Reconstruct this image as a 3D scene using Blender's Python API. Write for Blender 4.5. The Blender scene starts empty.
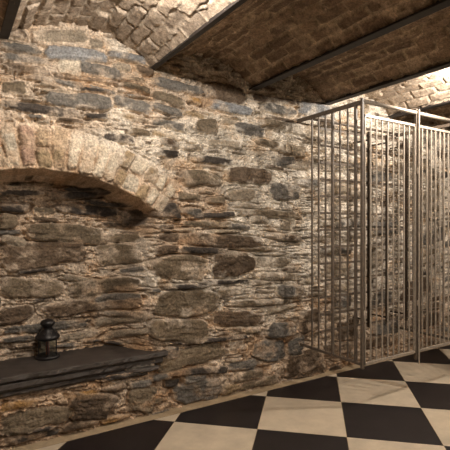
import bpy, bmesh, math, random
import numpy as np
from mathutils import Vector, Matrix

random.seed(7)
rng = np.random.default_rng(11)
C = bpy.context.scene.collection
S = bpy.context.scene

# ------------------------------------------------------------------ camera, world, lights, exposure
CH = 1.172                       # eye height
D = 2.56                         # distance of the camera to the stone wall (the plane y = 0)
FPX = 440.0                      # focal length in pixels of the 450 px frame
F = Vector((0.5344, 0.8452, 0))  # view direction (level)
R_ = Vector((0.8452, -0.5344, 0))
cam = bpy.data.objects.new('camera', bpy.data.cameras.new('camera'))
C.objects.link(cam)
cam.location = (0, -D, CH)
cam.rotation_euler = (math.pi / 2, 0, math.atan2(-F.x, F.y))
cam.data.sensor_width = 36
cam.data.lens = 36 * FPX / 450
cam.data.shift_y = -(225 - 226.3) / 450
cam.data.clip_start = 0.02
S.camera = cam

w = bpy.data.worlds.new('world'); S.world = w; w.use_nodes = True
w.node_tree.nodes['Background'].inputs[0].default_value = (0.9, 0.75, 0.6, 1)
w.node_tree.nodes['Background'].inputs[1].default_value = 0.02

LAMPS = [  # x, y, watts : the round lamps on the vaults, with unseen fill lamps added behind and beside the camera
    (2.98, -0.98, 60), (0.66, -1.10, 46), (0.66, -3.2, 33), (2.98, -3.2, 43), (5.25, -3.1, 24)]
LAMP_Z = 2.215
LAMP_COL = (1.0, 0.91, 0.80)

S.view_settings.view_transform = 'Standard'
S.view_settings.look = 'None'
S.view_settings.exposure = 0.25
S.view_settings.gamma = 1
S.view_settings.use_curve_mapping = False

# ------------------------------------------------------------------ helpers
def unproject(px, py, plane=0.0):
    """a spot of the wall: where the line of sight through (px, py) meets the plane y = plane -> (x, z)"""
    t = (px - 225) / FPX
    s = (D + plane) / (F.y + R_.y * t)
    return s * (F.x + R_.x * t), CH + s * (226.3 - py) / FPX, s

def sstep(a, b, x):
    t = np.clip((x - a) / (b - a), 0, 1)
    return t * t * (3 - 2 * t)

def vnoise(x, y, seed=0):
    xi = np.floor(x).astype(np.int64); yi = np.floor(y).astype(np.int64)
    xf = x - xi; yf = y - yi
    u = xf * xf * (3 - 2 * xf); v = yf * yf * (3 - 2 * yf)
    def h(a, b):
        n = (a * 374761393 + b * 668265263 + seed * 974634777) & 0xffffffff
        n = ((n ^ (n >> 13)) * 1274126177) & 0xffffffff
        n = ((n ^ (n >> 16)) * 2246822519) & 0xffffffff
        return ((n ^ (n >> 15)) & 0xffffff) / float(0xffffff)
    return (h(xi, yi) * (1 - u) + h(xi + 1, yi) * u) * (1 - v) + (h(xi, yi + 1) * (1 - u) + h(xi + 1, yi + 1) * u) * v

def fbm(x, y, seed=0, octv=4):
    """about -1 .. 1"""
    s = 0; a = 1.0; n = 0
    for k in range(octv):
        s = s + a * (vnoise(x * 2 ** k + 17.3 * k, y * 2 ** k - 9.1 * k, seed + k) * 2 - 1); n += a; a *= 0.55
    return s / n * 1.5

def axis(breaks):
    """[(start, end, step), ...] -> coordinates"""
    out = []
    for a, b, st in breaks:
        n = max(1, int(round((b - a) / st)))
        out += [a + (b - a) * i / n for i in range(n)]
    out.append(breaks[-1][1])
    return np.array(out)

def grid_mesh(name, X, Y, Z, col, mat, flip=False):
    n, m = X.shape
    me = bpy.data.meshes.new(name)
    co = np.stack([X, Y, Z], -1).reshape(-1, 3).astype(np.float32)
    i = np.arange(n - 1)[:, None] * m + np.arange(m - 1)[None, :]
    q = np.stack([i, i + 1, i + m + 1, i + m], -1).reshape(-1, 4)
    if flip: q = q[:, ::-1]
    me.vertices.add(len(co)); me.vertices.foreach_set('co', co.ravel())
    me.loops.add(q.size); me.loops.foreach_set('vertex_index', q.ravel().astype(np.int32))
    me.polygons.add(len(q)); me.polygons.foreach_set('loop_start', (np.arange(len(q)) * 4).astype(np.int32))
    me.polygons.foreach_set('use_smooth', np.ones(len(q), bool))
    me.update(calc_edges=True)
    if col is not None:
        a = me.color_attributes.new('tint', 'FLOAT_COLOR', 'POINT')
        c4 = np.ones((len(co), 4), np.float32); c4[:, :3] = col.reshape(-1, 3)
        a.data.foreach_set('color', c4.ravel())
    me.materials.append(mat)
    o = bpy.data.objects.new(name, me); C.objects.link(o)
    return o

def link(name, bm, m, parent=None, smooth=False):
    me = bpy.data.meshes.new(name)
    bmesh.ops.recalc_face_normals(bm, faces=bm.faces)
    bm.to_mesh(me); bm.free()
    for x in (m if isinstance(m, (list, tuple)) else [m]): me.materials.append(x)
    if smooth: me.polygons.foreach_set('use_smooth', [True] * len(me.polygons))
    o = bpy.data.objects.new(name, me); C.objects.link(o)
    if parent: o.parent = parent
    return o

def empty(name, loc, label, cat, group=None):
    o = bpy.data.objects.new(name, None); C.objects.link(o)
    o.location = loc; o.empty_display_size = 0.05
    o['label'] = label; o['category'] = cat
    if group: o['group'] = group
    return o

def tag(o, label, cat, group=None):
    o['label'] = label; o['category'] = cat
    if group: o['group'] = group
    return o

def struct(o):
    o['kind'] = 'structure'; return o

def box(bm, x0, x1, y0, y1, z0, z1, bev=0.0):
    v = [bm.verts.new(p) for p in ((x0,y0,z0),(x1,y0,z0),(x1,y1,z0),(x0,y1,z0),(x0,y0,z1),(x1,y0,z1),(x1,y1,z1),(x0,y1,z1))]
    fs = [bm.faces.new([v[i] for i in f]) for f in ((0,3,2,1),(4,5,6,7),(0,1,5,4),(1,2,6,5),(2,3,7,6),(3,0,4,7))]
    if bev:
        es = list({e for f in fs for e in f.edges})
        bmesh.ops.bevel(bm, geom=es, offset=bev, segments=2, affect='EDGES', profile=0.5)

def tube(bm, a, b, r, n=10):
    a = Vector(a); b = Vector(b); d = (b - a)
    q = d.to_track_quat('Z', 'Y').to_matrix().to_4x4()
    bmesh.ops.create_cone(bm, cap_ends=True, segments=n, radius1=r, radius2=r, depth=d.length,
                          matrix=Matrix.Translation((a + b) / 2) @ q)

def lathe(bm, prof, n=32, c=(0, 0, 0), ang0=0.0):
    rings = []
    for r, z in prof:
        if r < 1e-5: rings.append([bm.verts.new((c[0], c[1], c[2] + z))])
        else: rings.append([bm.verts.new((c[0] + r * math.cos(ang0 + 2*math.pi*k/n), c[1] + r * math.sin(ang0 + 2*math.pi*k/n), c[2] + z)) for k in range(n)])
    for A, B in zip(rings, rings[1:]):
        for k in range(n):
            k2 = (k + 1) % n
            if len(A) == 1 and len(B) == 1: continue
            if len(A) == 1: bm.faces.new((A[0], B[k], B[k2]))
            elif len(B) == 1: bm.faces.new((A[k], A[k2], B[0]))
            else: bm.faces.new((A[k], A[k2], B[k2], B[k]))

# ------------------------------------------------------------------ materials
def new_mat(name):
    m = bpy.data.materials.new(name); m.use_nodes = True
    nt = m.node_tree; return m, nt, nt.nodes['Principled BSDF']

def noise_node(nt, scale, detail=6, rough=0.6, coord='Object', stretch=(1, 1, 1)):
    tc = nt.nodes.new('ShaderNodeTexCoord'); mp = nt.nodes.new('ShaderNodeMapping')
    mp.inputs['Scale'].default_value = stretch
    n = nt.nodes.new('ShaderNodeTexNoise')
    n.inputs['Scale'].default_value = scale; n.inputs['Detail'].default_value = detail; n.inputs['Roughness'].default_value = rough
    nt.links.new(tc.outputs[coord], mp.inputs[0]); nt.links.new(mp.outputs[0], n.inputs['Vector'])
    return n

def ramp(nt, fac, stops):
    r = nt.nodes.new('ShaderNodeValToRGB'); e = r.color_ramp.elements
    while len(e) < len(stops): e.new(0.5)
    for i, (p, c) in enumerate(stops): e[i].position = p; e[i].color = (*c, 1)
    nt.links.new(fac, r.inputs[0]); return r

def mix(nt, mode, fac, a, b):
    m = nt.nodes.new('ShaderNodeMix'); m.data_type = 'RGBA'; m.blend_type = mode
    if isinstance(fac, float): m.inputs[0].default_value = fac
    else: nt.links.new(fac, m.inputs[0])
    for sock, v in ((m.inputs[6], a), (m.inputs[7], b)):
        if isinstance(v, tuple): sock.default_value = (*v, 1)
        else: nt.links.new(v, sock)
    return m.outputs[2]

def bump(nt, b, h, strength, dist):
    n = nt.nodes.new('ShaderNodeBump'); n.inputs['Strength'].default_value = strength; n.inputs['Distance'].default_value = dist
    nt.links.new(h, n.inputs['Height']); nt.links.new(n.outputs[0], b.inputs['Normal'])

def masonry_mat(name, rough=0.85, bstr=0.8, spec=0.25):
    """the per-stone colours come from the mesh's tint; fine grain and grit on top"""
    m, nt, b = new_mat(name)
    at = nt.nodes.new('ShaderNodeAttribute'); at.attribute_name = 'tint'
    g = noise_node(nt, 90, 8, 0.75)
    g2 = noise_node(nt, 14, 6, 0.7, stretch=(1, 1, 3.0))
    c = mix(nt, 'MULTIPLY', 1.0, at.outputs['Color'], ramp(nt, g.outputs[0], [(0.34, (0.42,) * 3), (0.66, (1.5,) * 3)]).outputs[0])
    c = mix(nt, 'MULTIPLY', 1.0, c, ramp(nt, g2.outputs[0], [(0.3, (0.72, 0.70, 0.67)), (0.7, (1.25, 1.27, 1.3))]).outputs[0])
    nt.links.new(c, b.inputs['Base Color'])
    b.inputs['Roughness'].default_value = rough; b.inputs['Specular IOR Level'].default_value = spec
    bump(nt, b, g.outputs[0], bstr, 0.006)
    return m

def plain_mat(name, col, rough, metal=0.0, nscale=30, var=0.25, bstr=0.2, spec=0.5, stretch=(1, 1, 1)):
    m, nt, b = new_mat(name)
    n = noise_node(nt, nscale, 6, 0.65, stretch=stretch)
    c = ramp(nt, n.outputs[0], [(0.3, tuple(v * (1 - var) for v in col)), (0.7, tuple(min(1, v * (1 + var)) for v in col))])
    nt.links.new(c.outputs[0], b.inputs['Base Color'])
    b.inputs['Roughness'].default_value = rough; b.inputs['Metallic'].default_value = metal
    b.inputs['Specular IOR Level'].default_value = spec
    if bstr: bump(nt, b, n.outputs[0], bstr, 0.003)
    return m

M_wall = masonry_mat('slate_rubble_masonry')
M_vault = masonry_mat('vault_brick', 0.9, 0.7)
M_rough = plain_mat('rough_lime_wall', (0.30, 0.235, 0.17), 0.95, nscale=6, var=0.5, bstr=1.0)
M_black = plain_mat('black_floor_tile', (0.0125, 0.0095, 0.0105), 0.42, nscale=9, var=0.35, bstr=0.05)
M_cream = plain_mat('cream_floor_tile', (0.50, 0.425, 0.325), 0.40, nscale=7, var=0.16, bstr=0.05)
M_grout = plain_mat('beige_screed', (0.34, 0.26, 0.165), 0.8, nscale=25, var=0.2, bstr=0.3)
M_steel = plain_mat('dark_painted_steel', (0.022, 0.017, 0.015), 0.6, nscale=25, var=0.5, bstr=0.5)
M_grille = plain_mat('brown_metal_shaded', (0.105, 0.08, 0.06), 0.6, metal=0.0, nscale=60, var=0.3, bstr=0.15)  # shaded copy of the cage metal: its backlit darkness is in the colour
M_rail = plain_mat('pale_metal_lit', (0.36, 0.31, 0.255), 0.45, metal=0.3, nscale=60, var=0.3, bstr=0.1)  # lit copy of the cage metal: lamplight is in the pale colour
M_rack = plain_mat('dark_rack_metal', (0.045, 0.032, 0.022), 0.5, metal=0.4, nscale=60, var=0.3, bstr=0.1)
M_slate = plain_mat('dark_slate', (0.046, 0.037, 0.032), 0.6, nscale=12, var=0.45, bstr=0.6, stretch=(1, 1, 6))
M_iron = plain_mat('black_lantern_metal', (0.014, 0.0125, 0.013), 0.38, metal=0.3, nscale=40, var=0.2, bstr=0.05)
M_wax = plain_mat('red_wax', (0.16, 0.03, 0.02), 0.5, nscale=20, var=0.2, bstr=0.0)
M_glass, nt, b = new_mat('lantern_glass')               # thin clear panes: see-through with a faint sheen
tr = nt.nodes.new('ShaderNodeBsdfTransparent'); tr.inputs[0].default_value = (0.93, 0.95, 0.93, 1)
gl = nt.nodes.new('ShaderNodeBsdfGlossy'); gl.inputs['Roughness'].default_value = 0.06
fr = nt.nodes.new('ShaderNodeFresnel'); fr.inputs[0].default_value = 1.45
mx = nt.nodes.new('ShaderNodeMixShader'); nt.links.new(fr.outputs[0], mx.inputs[0]); nt.links.new(tr.outputs[0], mx.inputs[1]); nt.links.new(gl.outputs[0], mx.inputs[2])
nt.links.new(mx.outputs[0], nt.nodes['Material Output'].inputs[0])
M_glow, nt, b = new_mat('lamp_diffuser')
b.inputs['Base Color'].default_value = (0.9, 0.85, 0.75, 1)
b.inputs['Emission Color'].default_value = (1.0, 0.86, 0.68, 1); b.inputs['Emission Strength'].default_value = 12
M_lampbase = plain_mat('white_lamp_base', (0.7, 0.68, 0.63), 0.5, bstr=0)

# ------------------------------------------------------------------ ceiling plan
BEAMS = [-2.02, -1.27, -0.51, 0.25, 1.08, 1.85, 2.57, 3.36, 4.12, 4.88, 5.64]
ZB = 2.145           # underside of the beams
RISE = 0.15
ROOM_Y = -5.2

# ------------------------------------------------------------------ the stone wall
PAL = {  # stone colours (albedo)
    'G': (0.215, 0.216, 0.218), 'g': (0.142, 0.130, 0.115), 'd': (0.060, 0.050, 0.043), 'o': (0.160, 0.125, 0.086),
    'b': (0.115, 0.082, 0.056), 't': (0.30, 0.225, 0.14), 'w': (0.56, 0.49, 0.39), 'p': (0.43, 0.29, 0.215),
    'l': (0.30, 0.25, 0.19), 'y': (0.34, 0.20, 0.08)}
# every stone that can be told apart: left end, right end, thickness, colour with shade under arch and beams included (spots on the wall as seen from the door)
STONES = '''
42 51 107 60 14 G|34 37 88 36 12 l|89 42 102 45 10 l|0 45 40 51 9 g|0 56 51 63 8 g|0 66 50 74 9 b|60 66 80 70 16 w
78 66 120 76 11 g|105 55 148 62 8 G|112 66 131 69 7 l|22 77 85 86 6 g|60 77 120 84 4 b|0 87 27 89 12 o|42 98 112 104 15 g
76 88 112 93 4 d|0 104 82 115 10 d|84 116 107 117 6 d|44 118 84 122 5 b|113 99 152 111 12 g|120 84 150 92 6 o|110 113 150 121 6 t
129 131 150 134 7 o|136 68 152 73 8 b|88 86 118 94 4 g|38 90 74 94 4 l
150 81 205 92 10 g|150 94 187 104 10 o|184 98 200 103 7 y|206 89 246 98 17 b|208 104 252 113 10 G|195 125 216 127 14 o
235 128 264 133 12 g|150 106 182 114 9 g|150 121 184 128 8 g|150 132 180 138 6 t|257 123 288 126 7 o|262 107 296 112 10 g
250 97 300 105 7 b|158 142 178 145 8 b|297 108 330 112 13 G|220 121 234 122 6 l|205 142 240 146 8 l|184 112 206 118 5 t
255 140 305 155 9 o|252 160 262 163 5 l|275 162 296 160 9 g|283 128 312 131 11 l|276 146 310 150 7 o|283 164 314 166 8 l|296 182 318 184 8 g
193 158 233 163 8 d|180 177 221 181 15 o|227 174 272 178 17 b|176 197 200 197 8 o|208 200 223 200 7 o|226 195 256 195 12 l
270 190 299 194 16 g|153 208 179 211 15 d|178 210 202 213 8 g|190 217 236 214 6 d|235 211 300 216 7 o|180 223 232 225 6 o
250 219 267 220 8 l|281 222 293 222 14 l|155 238 262 242 13 b|268 235 300 239 7 b|176 249 229 251 7 d|233 248 276 249 5 o
156 250 177 249 9 b|152 268 206 269 25 o|211 265 254 264 24 b|276 290 302 292 14 g|190 283 253 281 5 d|163 287 212 285 5 d
153 303 217 301 24 o|256 262 292 262 10 l|258 275 300 277 8 l|225 225 250 228 6 g|205 232 240 231 4 l
150 326 206 333 22 o|213 318 263 320 15 b|230 304 292 300 6 o|266 330 296 330 15 g|253 351 284 350 20 g|166 344 252 335 5 d
166 354 178 351 12 d|156 366 226 346 18 o|165 373 229 368 7 d|227 368 256 363 10 g|287 348 302 344 20 g|284 370 322 352 20 b
172 392 219 390 22 g|183 380 206 380 14 g|218 390 239 387 10 t|165 383 179 383 9 d|231 380 262 371 9 o|238 388 278 377 9 o
288 373 325 368 16 b|299 322 318 320 22 b|332 300 352 300 14 g|335 330 356 328 20 b|365 300 392 296 18 g|372 330 398 326 14 g
318 250 350 250 10 g|322 270 345 268 14 l|355 262 385 258 16 l|330 225 360 222 8 g|370 230 400 226 14 g|400 290 430 285 20 b
318 350 350 346 12 b|360 346 395 338 12 b|405 325 440 318 14 b|325 190 352 188 10 l|360 180 392 176 12 g|405 200 440 194 14 l
410 240 445 232 14 g
0 426 72 412 20 o|70 403 112 408 26 b|127 399 152 399 24 o|128 386 151 382 8 g|0 433 62 425 5 d|0 443 60 430 8 d
60 428 100 419 9 b|100 421 132 414 6 y|0 394 62 389 6 b|95 379 150 371 6 d|0 407 40 401 8 y|118 411 165 399 7 o
152 378 172 374 8 g|62 397 100 390 7 y|100 390 126 386 7 b'''
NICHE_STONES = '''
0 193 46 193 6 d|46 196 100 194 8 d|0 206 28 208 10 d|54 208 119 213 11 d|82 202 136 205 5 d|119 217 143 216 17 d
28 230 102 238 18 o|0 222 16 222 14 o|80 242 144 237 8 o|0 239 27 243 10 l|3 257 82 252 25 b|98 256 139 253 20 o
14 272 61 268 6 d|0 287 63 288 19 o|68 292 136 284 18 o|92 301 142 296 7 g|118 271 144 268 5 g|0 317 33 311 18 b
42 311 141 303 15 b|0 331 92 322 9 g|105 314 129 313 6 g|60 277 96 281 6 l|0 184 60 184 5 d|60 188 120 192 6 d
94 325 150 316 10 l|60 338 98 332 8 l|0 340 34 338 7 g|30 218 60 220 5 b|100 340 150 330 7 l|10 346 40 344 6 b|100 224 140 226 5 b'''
X_ = axis([(-2.0, 0.1, 0.016), (0.1, 3.0, 0.0036), (3.0, 4.45, 0.0055), (4.45, 5.7, 0.016)])
Z_ = axis([(-0.02, 2.32, 0.0038), (2.32, 2.42, 0.02)])
GX, GZ = np.meshgrid(X_, Z_, indexing='ij')

# niche: recess under a shallow brick arch
AC = (0.45, 1.487 - 1.09); AR = 1.09                     # centre and inner radius of the arch
rad = np.hypot(GX - AC[0], GZ - AC[1])
niche_soft = 0.04 + 0.30 * sstep(1.25, 0.85, GZ) * (GX > 0.45) * 0.6 + 0.02
edge_x = np.minimum(1.10 - GX, GX + 0.17) + 0.018 * fbm(GX * 3, GZ * 9, 5, 3)
d_in = np.minimum(edge_x / (niche_soft / 0.05), (AR - rad) + 0.004 * fbm(GX * 20, GZ * 20, 8, 2))
d_in = np.minimum(d_in, (GZ - 0.37) * 2)
NDEPTH = 0.30
NICHE = sstep(0.0, 0.05, d_in)
in_niche = NICHE > 0.5

# mortar: lumpy ground colour + relief
n1 = fbm(GX * 2.2, GZ * 3.0, 21, 5); n2 = fbm(GX * 11, GZ * 14, 33, 5); n3 = fbm(GX * 40, GZ * 44, 41, 4)
n4 = fbm(GX * 100, GZ * 100, 47, 2)
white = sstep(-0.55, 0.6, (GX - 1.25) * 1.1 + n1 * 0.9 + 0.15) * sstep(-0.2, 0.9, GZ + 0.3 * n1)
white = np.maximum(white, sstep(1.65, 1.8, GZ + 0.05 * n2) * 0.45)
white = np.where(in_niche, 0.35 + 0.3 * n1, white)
def mixc(a, b, f): return np.array(a)[None, None, :] * (1 - f[..., None]) + np.array(b)[None, None, :] * f[..., None]
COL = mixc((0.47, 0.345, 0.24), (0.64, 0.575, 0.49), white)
COL = COL * (1 - sstep(0.1, 0.7, fbm(GX * 5, GZ * 7, 77, 4))[..., None] * (1 - np.array([0.88, 0.76, 0.64])))
COL = COL * (1.0 + 0.28 * n2 + 0.22 * n3 + 0.15 * n4)[..., None]
H = 0.008 * n1 + 0.010 * n2 + 0.008 * n3 + 0.0045 * n4
crev = np.abs(fbm(GX * 3.5, GZ * 16, 91, 4))            # long, mostly level cracks in the mortar
crev2 = np.abs(fbm(GX * 9 + 4, GZ * 13, 97, 3))
deep = sstep(0.10, 0.0, crev) * 0.022 + sstep(0.06, 0.0, crev2) * 0.010
H = H - deep
pits = sstep(0.62, 0.80, vnoise(GX * 45, GZ * 60, 103)) * sstep(-0.2, 0.3, n2)
H = H - 0.012 * pits
COV = np.zeros_like(GX)                                 # where a stone already lies

def put_stone(cx, cz, L, T, ang, col, proud, seed, n=None, region=None, dirty=0.0, back=False):
    rs = np.random.default_rng(seed)
    n = n or rs.uniform(2.8, 6.5)
    pad = (L + T) * 1.1
    i0, i1 = np.searchsorted(X_, [cx - pad, cx + pad]); 
    zr = abs(L * math.sin(ang)) + T * 1.6 + 0.012
    j0, j1 = np.searchsorted(Z_, [cz - zr, cz + zr])
    if i1 - i0 < 2 or j1 - j0 < 2: return
    sl = (slice(i0, i1), slice(j0, j1))
    x = GX[sl] - cx; z = GZ[sl] - cz
    x = x + T * 0.30 * fbm(GX[sl] * 8 , GZ[sl] * 14, seed % 991, 3); z = z + T * 0.17 * fbm(GX[sl] * 9 + 5, GZ[sl] * 12, seed % 877, 4)
    a = x * math.cos(ang) + z * math.sin(ang); b_ = -x * math.sin(ang) + z * math.cos(ang)
    k = rs.uniform(-0.22, 0.22)
    Ta = T * (1 + k * a / L); 
    b_ = b_ + T * 0.10 * np.sin(a / L * rs.uniform(1, 3) + rs.uniform(0, 6))
    r = (np.abs(a / L) ** n + np.abs(b_ / Ta) ** n) ** (1 / n)
    d = (1 - r) * T
    d = d + 0.0022 * fbm(GX[sl] * 55, GZ[sl] * 60, seed % 733, 2)
    wgt = sstep(-0.001, 0.005, d)
    if region is not None: wgt = wgt * region[sl]
    wgt = wgt * (1 - 0.85 * COV[sl])
    strat = fbm(a * 6, b_ * 55, seed % 613, 3)
    face = proud + rs.uniform(-0.12, 0.12) * b_ + rs.uniform(-0.05, 0.05) * a + (0.007 if T < 0.022 else 0.003) * strat + 0.010 * np.abs(fbm(a * 11, b_ * 17, seed % 503, 5)) - 0.004 + 0.003 * fbm(a * 60, b_ * 70, seed % 523, 2)
    face = face + 0.010 * (sstep(0, 0.018, d) - 1)         # rounded arris
    H[sl] = H[sl] * (1 - wgt) + face * wgt
    # a thin open joint under and beside most stones
    ring = np.exp(-((d + 0.004) / 0.0035) ** 2) * sstep(-0.25, 0.4, fbm(GX[sl] * 7, GZ[sl] * 9, seed % 401, 3) + 0.15 + 0.3 * (b_ < 0))
    H[sl] -= 0.024 * ring * (1 - COV[sl]) * (region[sl] if region is not None else 1)
    c = np.array(PAL[col]) * rs.uniform(0.85, 1.15)
    vein = 1 + 0.25 * fbm(a * 5, b_ * 30, seed % 307, 4) + 0.16 * fbm(a * 30, b_ * 40, seed % 211, 3)
    cc = c[None, None, :] * vein[..., None]
    dust = sstep(0.15 - dirty, 0.75 - dirty, fbm(GX[sl] * 10, GZ[sl] * 13, seed % 199, 5) + 0.35 * (1 - sstep(0, 0.02, d)))
    cc = cc * (1 - 0.6 * dust[..., None]) + COL[sl] * 0.6 * dust[..., None]
    wc = (wgt * sstep(0.0, 0.004, d))[..., None]
    COL[sl] = COL[sl] * (1 - wc) + cc * wc
    COV[sl] = np.maximum(COV[sl], wgt)

# voussoirs of the arch: whitewashed bricks standing on end
ARW = 0.235
ang = math.radians(51.5)
k = 0
while ang < math.radians(128.5):
    wdt = random.uniform(0.066, 0.092)
    am = ang + wdt / 2 / (AR + 0.1)
    # brick as a stone whose long axis is radial
    rr = AR + ARW / 2 + random.uniform(-0.006, 0.006)
    cx = AC[0] + rr * math.cos(am); cz = AC[1] + rr * math.sin(am)
    c = random.choice(['w', 'w', 'p', 'w', 't'] if cx > 0.6 else ['p', 'w', 't', 'w', 'p'])
    if random.random() < 0.2:     # two short pieces
        for s_, q in ((-1, 0.5), (1, 0.5)):
            r2 = rr + s_ * ARW / 4
            put_stone(AC[0] + r2 * math.cos(am), AC[1] + r2 * math.sin(am), ARW / 4 - 0.003, wdt / 2 - 0.002, am, c, 0.016 + random.uniform(-0.004, 0.006), 3000 + k * 2 + s_, 5.0, dirty=0.5)
    else:
        put_stone(cx, cz, ARW / 2 - 0.003, wdt / 2 - 0.002, am, c, 0.016 + random.uniform(-0.004, 0.006), 3000 + k, 5.0, dirty=0.45)
    ang += wdt / (AR + 0.1); k += 1
ringm = (rad > AR - 0.01) & (rad < AR + ARW + 0.005) & (GX - AC[0] < 0.78 * (GZ - AC[1])) & (AC[0] - GX < 0.78 * (GZ - AC[1]))
H[ringm] = np.maximum(H[ringm], -0.006 + 0.012 * n2[ringm])
COV = np.maximum(COV, ringm * 0.9)

def on_niche(px, py):
    p = 0.0
    for _ in range(25):                                  # walk along the line of sight to the recessed surface
        x, z, s_ = unproject(px, py, p)
        i, j = min(np.searchsorted(X_, x), len(X_) - 1), min(np.searchsorted(Z_, z), len(Z_) - 1)
        p = p * 0.6 + 0.4 * NDEPTH * NICHE[i, j]
    return unproject(px, py, p)
def stones(txt, plane, region, seed0):
    for i, ln in enumerate(txt.replace('\n', '|').strip('|').split('|')):
        if not ln.strip(): continue
        a = ln.split(); x0, y0, x1, y1, th = map(float, a[:5])
        (xa, za, sa), (xb, zb, sb) = [on_niche(*q) if plane else unproject(*q) for q in ((x0, y0), (x1, y1))]
        L = math.hypot(xb - xa, zb - za) / 2; T = th / 2 * (sa + sb) / 2 / FPX
        an = math.atan2(zb - za, xb - xa)
        # the thickness was read along the vertical; the tops lie a little above
        if abs(x1 - x0) < 3: T = th / 2 * (sa + sb) / 2 / FPX / 0.75; an = math.pi / 2
        pr = {'d': 0.020, 'b': 0.019, 'o': 0.018, 'g': 0.017, 'G': 0.022, 'l': 0.010, 't': 0.014, 'w': 0.008, 'y': 0.014, 'p': 0.01}[a[5]]
        put_stone((xa + xb) / 2, (za + zb) / 2, L + 0.004, T * 1.04, an, a[5], pr + 0.010 * math.sin(seed0 + i * 2.3), seed0 + i * 37, region=region,
                  dirty=0.22 if (xa > 1.7) else 0.05, back=plane > 0)
stones(NICHE_STONES, NDEPTH, ((NICHE > 0.5) | ((GZ < 1.25) & (NICHE > 0.02))).astype(float), 5000)  # upper niche stones carry the shade of the arch in their dark colour
stones(STONES, 0.0, ((NICHE < 0.5) | (GZ < 1.22)).astype(float), 9000)

# the rest of the wall: rubble in rough courses wherever no stone lies yet
tries = 0; seed = 20000
while tries < 5200:
    tries += 1
    big = tries < 1500
    L = random.uniform(0.07, 0.17) if big else random.uniform(0.025, 0.10)
    T = random.uniform(0.012, 0.036) if big else random.uniform(0.006, 0.015)
    cx = random.uniform(-1.95, 5.6); cz = random.uniform(0.0, 2.3)
    i0, i1 = np.searchsorted(X_, [cx - L, cx + L]); j0, j1 = np.searchsorted(Z_, [cz - T, cz + T])
    if i1 - i0 < 3 or j1 - j0 < 2: continue
    i1 = min(i1, len(X_) - 1); j1 = min(j1, len(Z_) - 1)
    sub = COV[i0:i1:3, j0:j1:2]
    if sub.size == 0 or sub.mean() > 0.06: continue
    seed += 13
    nn = in_niche[(i0 + i1) // 2, (j0 + j1) // 2]
    mid = 1.3 < cx < 3.6
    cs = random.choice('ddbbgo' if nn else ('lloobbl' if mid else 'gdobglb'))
    if random.random() < (0.45 if nn or mid else 0.15) * (1 if not big else 0.6): continue
    put_stone(cx, cz, L, T, random.gauss(0.0, 0.05), cs, random.uniform(0.004, 0.020) if mid else random.uniform(0.006, 0.028), seed,
              region=(in_niche if nn else ~in_niche).astype(float), dirty=0.30 if mid else 0.1)

# the stones of the foot of the wall bulge a little
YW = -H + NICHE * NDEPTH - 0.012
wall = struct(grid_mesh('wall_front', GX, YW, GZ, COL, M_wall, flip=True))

# ------------------------------------------------------------------ vaulted ceiling, one bay between two beams
def bay(i, x0, x1):
    hw = (x1 - x0) / 2; xm = (x0 + x1) / 2
    fine = -0.6 < xm < 4.5
    xs = axis([(x0, x1, 0.0065 if fine else 0.03)])
    ys = axis([(ROOM_Y, -2.0, 0.03), (-2.0, 0.10, 0.0075 if fine else 0.03)])
    A, B = np.meshgrid(xs, ys, indexing='ij')
    sd = 500 + i * 31
    w1 = A + 0.010 * fbm(A * 5, B * 3, sd, 3) + 0.004 * fbm(A * 30, B * 30, sd + 1, 2)
    CW = 0.070; BL = 0.20
    u = (w1 - x0) / CW; ci = np.floor(u)
    hsh = (np.sin(ci * 12.9898 + sd) * 43758.5453) % 1
    v = (B + 0.010 * fbm(A * 7, B * 7, sd + 2, 3)) / BL + ci * 0.5 + hsh * 0.25
    bi = np.floor(v)
    r1 = (np.sin(ci * 78.233 + bi * 37.719 + sd) * 43758.5453) % 1
    r2 = (np.sin(ci * 39.346 + bi * 11.135 + sd * 2) * 24634.6345) % 1
    r3 = (np.sin(ci * 19.146 + bi * 81.135 + sd * 3) * 14634.6345) % 1
    du = (0.5 - np.abs(u - ci - 0.5)) * CW; dv = (0.5 - np.abs(v - bi - 0.5)) * BL
    d = np.minimum(du, dv) - 0.006 + 0.003 * fbm(A * 25, B * 25, sd + 3, 3)
    wgt = sstep(-0.002, 0.006, d)
    m1 = fbm(A * 12, B * 9, sd + 4, 4); m2 = fbm(A * 40, B * 35, sd + 5, 3)
    hb = (r1 - 0.5) * 0.020 + (r2 - 0.5) * 0.10 * (u - ci - 0.5) * CW * 3 + (r3 - 0.5) * 0.05 * (v - bi - 0.5) * BL + 0.003 * m1 + 0.002 * m2
    hm = -0.014 + 0.009 * m1 + 0.004 * m2 + 0.016 * sstep(0.25, 0.6, fbm(A * 6, B * 3, sd + 6, 3))
    hh = hb * wgt + hm * (1 - wgt)
    z = ZB + 0.012 + RISE * (1 - ((A - xm) / hw) ** 2) - hh
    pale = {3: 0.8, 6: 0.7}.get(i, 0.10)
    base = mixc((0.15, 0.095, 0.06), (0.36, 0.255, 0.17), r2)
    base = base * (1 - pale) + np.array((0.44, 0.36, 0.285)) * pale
    mort = np.array((0.56, 0.44, 0.31)) * (1 - pale) + np.array((0.50, 0.42, 0.34)) * pale
    col = base * wgt[..., None] + mort[None, None] * (1 - wgt)[..., None] * 1
    smear = sstep(0.15, 0.6, m1 + 0.3 * m2)[..., None] * 0.45
    col = col * (1 - smear) + mort * smear
    col = col * (1 + 0.25 * m2 + 0.15 * m1)[..., None]
    return struct(grid_mesh('ceiling', A, B, z, col, M_vault))
for i in range(len(BEAMS) - 1): bay(i, BEAMS[i], BEAMS[i + 1])
bm = bmesh.new(); box(bm, -2.2, 5.9, ROOM_Y - 0.2, 0.5, 2.46, 2.52); struct(link('ceiling', bm, M_rough))

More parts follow.
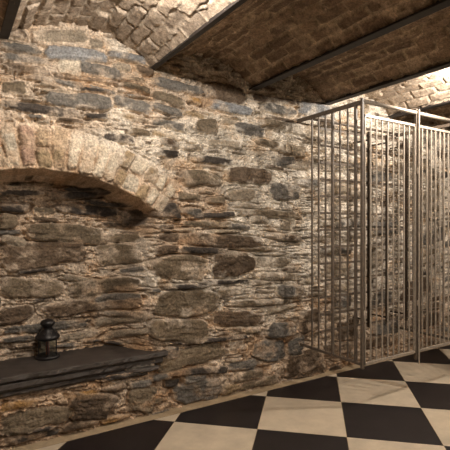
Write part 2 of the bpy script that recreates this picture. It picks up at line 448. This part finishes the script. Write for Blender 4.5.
# ------------------------------------------------------------------ remaining room shell
bm = bmesh.new(); box(bm, -2.2, -2.0, ROOM_Y, 0.5, -0.1, 2.5); struct(link('wall_left', bm, M_rough))
bm = bmesh.new(); box(bm, 5.66, 5.9, ROOM_Y, 0.5, -0.1, 2.5); struct(link('wall_right', bm, M_rough))
bm = bmesh.new(); box(bm, -2.2, 5.9, ROOM_Y - 0.2, ROOM_Y, -0.1, 2.5); struct(link('wall_back', bm, M_rough))

# floor: 50 cm black and cream squares laid askew to the wall, ending at a strip of bare screed
T0 = Vector((1.518, -0.510)); TS = 0.5
ud = 0.9810 * Vector((R_.x, R_.y)) - 0.1939 * Vector((F.x, F.y)); vd = Vector((-ud.y, ud.x))
bm = bmesh.new()
for a in range(-16, 16):
    for b_ in range(-16, 16):
        g = 0.0016
        pts = [T0 + ud * (TS * (a + s)) + vd * (TS * (b_ + t)) for s, t in ((0, 0), (1, 0), (1, 1), (0, 1))]
        c = sum(pts, Vector((0, 0))) / 4
        if not (-2.4 < c.x < 6.0 and ROOM_Y - 0.4 < c.y < 0.4): continue
        pts = [c + (p - c) * (1 - 2 * g / TS) for p in pts]
        lo = [bm.verts.new((p.x, p.y, -0.008)) for p in pts]; hi = [bm.verts.new((p.x, p.y, 0.0)) for p in pts]
        fs = [bm.faces.new(hi)] + [bm.faces.new((lo[i], lo[(i + 1) % 4], hi[(i + 1) % 4], hi[i])) for i in range(4)]
        for f in fs: f.material_index = (a + b_) % 2
def cut(bm, co, no):
    bmesh.ops.bisect_plane(bm, geom=bm.verts[:] + bm.edges[:] + bm.faces[:], plane_co=co, plane_no=no, clear_outer=True)
cut(bm, (0, -0.075, 0), (0, 1, 0)); cut(bm, (0, ROOM_Y, 0), (0, -1, 0)); cut(bm, (-2.0, 0, 0), (-1, 0, 0)); cut(bm, (5.66, 0, 0), (1, 0, 0))
struct(link('floor', bm, [M_cream, M_black]))
bm = bmesh.new(); box(bm, -2.0, 5.66, ROOM_Y, -0.076, -0.1, -0.0015); struct(link('floor', bm, M_grout))
xs = axis([(-2.0, 5.66, 0.03)]); vs = np.linspace(0, 1, 8)
A, V = np.meshgrid(xs, vs, indexing='ij')
Yt = -0.076 + 0.096 * V; Zt = 0.001 + 0.010 * V ** 2 + 0.003 * fbm(A * 12, V * 2, 7, 3) * V
struct(grid_mesh('trim_1', A, Yt, Zt, None, M_grout, flip=True))

# ------------------------------------------------------------------ steel beams carrying the vaults
names = {1.08: 'dark steel ceiling beam between the pale lit vault and the brown brick vault',
         1.85: 'black steel ceiling beam running between the two brown brick vaults',
         2.57: 'dark steel ceiling beam above the metal cage, edging the pale vault with the lamp',
         0.25: 'dark steel ceiling beam in the top left corner of the room',
         3.36: 'dark steel ceiling beam at the far right, beyond the pale vault with the lamp'}
for x in BEAMS[2:9]:
    fl = 0.016 if x == 1.08 else 0.022 if x == 0.25 else 0.030
    bm = bmesh.new()
    box(bm, x - fl, x + fl, ROOM_Y + 0.001, 0.03, ZB, ZB + 0.011, 0.002)
    box(bm, x - 0.006, x + 0.006, ROOM_Y + 0.001, 0.03, ZB + 0.010, ZB + 0.15)
    box(bm, x - fl, x + fl, ROOM_Y + 0.001, 0.03, ZB + 0.149, ZB + 0.16)
    o = link('steel_beam', bm, M_steel)
    if x in names: tag(o, names[x], 'beam', 'steel beams of the vaulted ceiling')
    elif x < 0: tag(o, 'dark steel ceiling beam left of the photo, over the near end of the niche', 'beam', 'steel beams of the vaulted ceiling')
    else: tag(o, 'dark steel ceiling beam to the right of the metal cage, outside the photo', 'beam', 'steel beams of the vaulted ceiling')

# ------------------------------------------------------------------ ceiling lamps
def lamp(x, y, watts, label):
    zc = ZB + 0.012 + RISE
    t = empty('ceiling_lamp', (x, y, zc), label, 'lamp', 'round lamps on the vaults')
    bm = bmesh.new(); lathe(bm, [(0, 0.0), (0.062, 0.0), (0.066, -0.012), (0.066, -0.03), (0, -0.03)], 32); link('lamp_base', bm, M_lampbase, t, True)
    bm = bmesh.new(); lathe(bm, [(0.058, -0.03), (0.060, -0.045), (0.050, -0.068), (0.030, -0.080), (0, -0.084)], 32); link('diffuser', bm, M_glow, t, True)
    ld = bpy.data.lights.new('lamp_light', 'POINT'); ld.energy = watts; ld.color = LAMP_COL; ld.shadow_soft_size = 0.022
    lo = bpy.data.objects.new('lamp_light', ld); C.objects.link(lo); lo.parent = t; lo.location = (0, 0, -0.125)
    return t
LL = ['round white lamp glowing on the pale vault, at the right edge above the cage',
      'round white lamp on the pale vault above the niche, just out of the photo',
      'added fill lamp on the pale vault behind the camera', 'added fill lamp behind the camera, in line with the cage lamp',
      'added fill lamp on the vault far right behind the camera']
for (x, y, wt), lb in zip(LAMPS, LL): lamp(x, y, wt, lb)

# ------------------------------------------------------------------ slate ledge in the niche
def slab(bm, x0, x1, y0, y1, z0, z1, seed, rag=0.008):
    """split slate: irregular outline, broken front edge"""
    rs = random.Random(seed); n = 60
    top = []; bot = []
    out = []
    for i in range(n + 1):
        x = x0 + (x1 - x0) * i / n
        out.append((x, y0 + rag * float(fbm(np.array(x * 5.0), np.array(seed * 1.7), seed, 3))))
    for i in range(7):
        y = y0 + (y1 - y0) * (i + 1) / 7
        out.append((x1 - 0.03 * (i / 6) ** 2 + rag * rs.uniform(-.4, .4), y))
    out.append((x0, y1))
    for lvl, dy, dz in ((z0, 0.012, 0), (z0 * 0.6 + z1 * 0.4, -0.003, 0), (z1 - 0.004, 0.0, 0), (z1, 0.006, 0)):
        ring = []
        for (x, y) in out:
            yy = y + (dy + 0.004 * rs.uniform(-1, 1) if y < y0 + 0.03 else 0)
            xx = x - (abs(dy) if x > x1 - 0.05 else 0)
            ring.append(bm.verts.new((xx, yy, lvl + (0.002 * rs.uniform(-1, 1) if lvl != z1 else 0))))
        top.append(ring)
    for A, B in zip(top, top[1:]):
        m = len(A)
        for k in range(m): bm.faces.new((A[k], A[(k + 1) % m], B[(k + 1) % m], B[k]))
    bm.faces.new(top[0][::-1]); bm.faces.new(top[-1])
ZL = 0.395
ledge = empty('slate_ledge', (0.45, 0.1, ZL - 0.03), 'dark slate ledge along the bottom of the arched niche, under the lantern', 'ledge')
bm = bmesh.new(); slab(bm, -0.62, 0.715, -0.150, 0.24, -0.008, 0.030, 3, 0.006); link('top_slab', bm, M_slate, ledge)
bm = bmesh.new(); slab(bm, -0.62, 0.69, -0.146, 0.20, -0.050, -0.0095, 5, 0.014); link('lower_slab', bm, M_slate, ledge)
bm = bmesh.new(); slab(bm, -0.62, 0.66, -0.134, 0.20, -0.082, -0.052, 8, 0.018); link('lower_slab', bm, M_slate, ledge)

# ------------------------------------------------------------------ lantern
LX, LY = 0.505, 0.205
lan = empty('lantern', (LX, LY, ZL + 0.0005), 'small black metal lantern with glass sides standing on the dark slate ledge', 'lantern')
bm = bmesh.new(); lathe(bm, [(0, 0), (0.066, 0), (0.070, 0.004), (0.070, 0.012), (0.064, 0.017), (0.058, 0.018), (0, 0.018)], 40); link('base', bm, M_iron, lan, True)
for k in range(6):
    a = math.radians(60 * k + 20)
    bm = bmesh.new(); tube(bm, (0.056 * math.cos(a), 0.056 * math.sin(a), 0.016), (0.056 * math.cos(a), 0.056 * math.sin(a), 0.112), 0.0030, 8)
    link('frame_post', bm, M_iron, lan)
bm = bmesh.new(); lathe(bm, [(0.0545, 0.018), (0.0545, 0.110)], 6, ang0=math.radians(20)); o = link('glass', bm, M_glass, lan)
sol = o.modifiers.new('thickness', 'SOLIDIFY'); sol.thickness = 0.0015
bm = bmesh.new(); lathe(bm, [(0, 0.108), (0.058, 0.108), (0.061, 0.110), (0.068, 0.118), (0.069, 0.126), (0.063, 0.134), (0.046, 0.152), (0.034, 0.164), (0.030, 0.172), (0, 0.173)], 40)
roof = link('roof', bm, M_iron, lan, True)
for k in range(6):
    a = math.radians(60 * k + 55)
    bm = bmesh.new(); bmesh.ops.create_uvsphere(bm, u_segments=10, v_segments=6, radius=0.0045, matrix=Matrix.Translation((0.052 * math.cos(a), 0.052 * math.sin(a), 0.1475)))
    link('vent_boss', bm, M_iron, roof, True)
bm = bmesh.new(); lathe(bm, [(0, 0.170), (0.029, 0.170), (0.027, 0.177), (0.030, 0.184), (0.039, 0.194), (0.042, 0.203), (0.040, 0.212), (0.032, 0.220), (0.018, 0.226), (0.008, 0.229), (0, 0.230)], 32); link('chimney_cap', bm, M_iron, lan, True)
bm = bmesh.new(); lathe(bm, [(0, 0.018), (0.010, 0.018), (0.010, 0.094), (0.007, 0.096), (0, 0.096)], 24)
cdl = link('candle', bm, M_wax, None, True); cdl.location = (LX, LY, ZL + 0.001)
tag(cdl, 'dark red candle inside the black lantern', 'candle')

# ------------------------------------------------------------------ the metal cage
CX0, CX1, CY, ZT, ZG, ZF = 2.287, 3.40, -0.615, 1.995, 1.905, 0.262
CYF = CY
cage = empty('metal_cage', (CX0, CY, ZF), 'tall brown metal bar cage with gates, fixed to the stone wall', 'cage')
def cpart(name, mat, *prims, parent=None, smooth=False):
    bm = bmesh.new()
    for p in prims:
        if p[0] == 'b': box(bm, *[v - o_ for v, o_ in zip(p[1:7], (CX0, CX0, CY, CY, ZF, ZF))], *(p[7:8] or (0.0015,)))
        else: tube(bm, Vector(p[1]) - Vector((CX0, CY, ZF)), Vector(p[2]) - Vector((CX0, CY, ZF)), p[3], 12)
    o = link(name, bm, mat, parent or cage, smooth)
    return o
def vbar(x, y, z0, z1, r, mat=M_grille, name='bar', parent=None):
    return cpart(name, mat, ('b', x - r, x + r, y - r, y + r, z0, z1), parent=parent)
# corner posts
for (x, y) in ((CX0, CY), (CX1, CY)): vbar(x, y, ZF - 0.02, ZT + 0.012, 0.009, name='corner_post')
# side panels: top rail, bottom rail, bars square to the wall
for x in (CX0 - 0.0, CX1):
    cpart('side_rail', M_grille, ('b', x - 0.011, x + 0.011, CY + 0.012, 0.04, ZT - 0.026, ZT))
    cpart('side_rail', M_grille, ('b', x - 0.008, x + 0.008, CY + 0.012, 0.04, ZF, ZF + 0.018))
    for k in range(7):
        y = -0.150 - 0.0686 * k
        vbar(x, y, ZF + 0.017, ZT - 0.025, 0.0085 if k in (3, 6) else 0.0055)
# front top tube and back rail
cpart('top_tube', M_rail, ('t', (CX0 + 0.012, CY, ZT - 0.006), (CX1 - 0.012, CY, ZT - 0.006), 0.014), smooth=True)
cpart('back_rail', M_grille, ('t', (CX0 + 0.012, -0.10, ZT - 0.012), (CX1 - 0.012, -0.10, ZT - 0.012), 0.010), smooth=True)
XM = 2.858
for i, (xa, xb) in enumerate(((CX0 + 0.018, XM - 0.014), (XM + 0.014, CX1 - 0.018))):
    g = cpart('gate', M_rail, ('b', xa, xb, CY - 0.008, CY + 0.008, ZG - 0.018, ZG),
              ('b', xa, xb, CY - 0.008, CY + 0.008, ZF, ZF + 0.018), ('b', xa, xa + 0.009, CY - 0.008, CY + 0.008, ZF, ZG), ('b', xb - 0.009, xb, CY - 0.008, CY + 0.008, ZF, ZG))
    n = 8
    for k in range(1, n + 1):
        x = xa + 0.006 + (xb - xa - 0.012) * k / (n + 1)
        bm = bmesh.new(); box(bm, x - 0.0055 - CX0, x + 0.0055 - CX0, -0.0035, 0.0035, 0.017, ZG - 0.017 - ZF, 0.0015); link('bar', bm, M_rail, g)
    # hinges
    hx = xa if i == 0 else xb
    for z in (0.55, 1.7):
        bm = bmesh.new(); tube(bm, (hx - CX0 + (-0.004 if i == 0 else 0.004), -0.0, z - ZF), (hx - CX0 + (-0.004 if i == 0 else 0.004), -0.0, z + 0.07 - ZF), 0.009, 10); link('hinge', bm, M_rail, g, True)
# centre post with drop bolt
cpart('centre_post', M_grille, ('b', XM - 0.010, XM + 0.010, CY - 0.010, CY + 0.010, ZF - 0.05, ZT + 0.02))
cpart('drop_bolt', M_rail, ('t', (XM + 0.006, CY - 0.020, ZF - 0.075), (XM + 0.006, CY - 0.020, ZT + 0.015), 0.006),
      ('b', XM - 0.006, XM + 0.014, CY - 0.020, CY - 0.009, 0.60, 0.64), ('b', XM - 0.006, XM + 0.014, CY - 0.020, CY - 0.009, 1.55, 1.59), smooth=False)

# ------------------------------------------------------------------ bottle racks on the wall inside the cage
RX = (2.345, 2.865, 3.09, 3.345); RZ0, RZ1 = 0.36, 1.93
rack = empty('wine_rack', (RX[0], -0.09, RZ0), 'tall brown wine rack with pegs on the stone wall inside the metal cage', 'wine rack')
for i, x in enumerate(RX[1:]):
    bm = bmesh.new(); box(bm, x - RX[0] - 0.009, x - RX[0] + 0.009, -0.11, -0.09, 0, RZ1 - RZ0, 0.001); link('upright', bm, M_rack, rack)
    for z in (0.05, 0.8, 1.5):
        bm = bmesh.new(); box(bm, x - RX[0] - 0.006, x - RX[0] + 0.006, -0.09, 0.06, z, z + 0.012); link('wall_bracket', bm, M_rack, rack)
    if i < 3:
        for k in range(25):
            z = 0.03 + (RZ1 - RZ0 - 0.06) * k / 24
            bm = bmesh.new(); tube(bm, (x - RX[0], -0.105, z), (x - RX[0], -0.185, z + 0.006), 0.0035, 6); link('peg', bm, M_rail, rack, True)
for k in range(13):  # brown bars added in place of the shadow bands on the wall
    z = 0.03 + (RZ1 - RZ0 - 0.06) * k / 12
    bm = bmesh.new(); box(bm, 0.0, RX[-1] - RX[0] + 0.02, -0.089, -0.084, z - 0.008, z + 0.008); link('shadow_bar', bm, M_grille, rack)
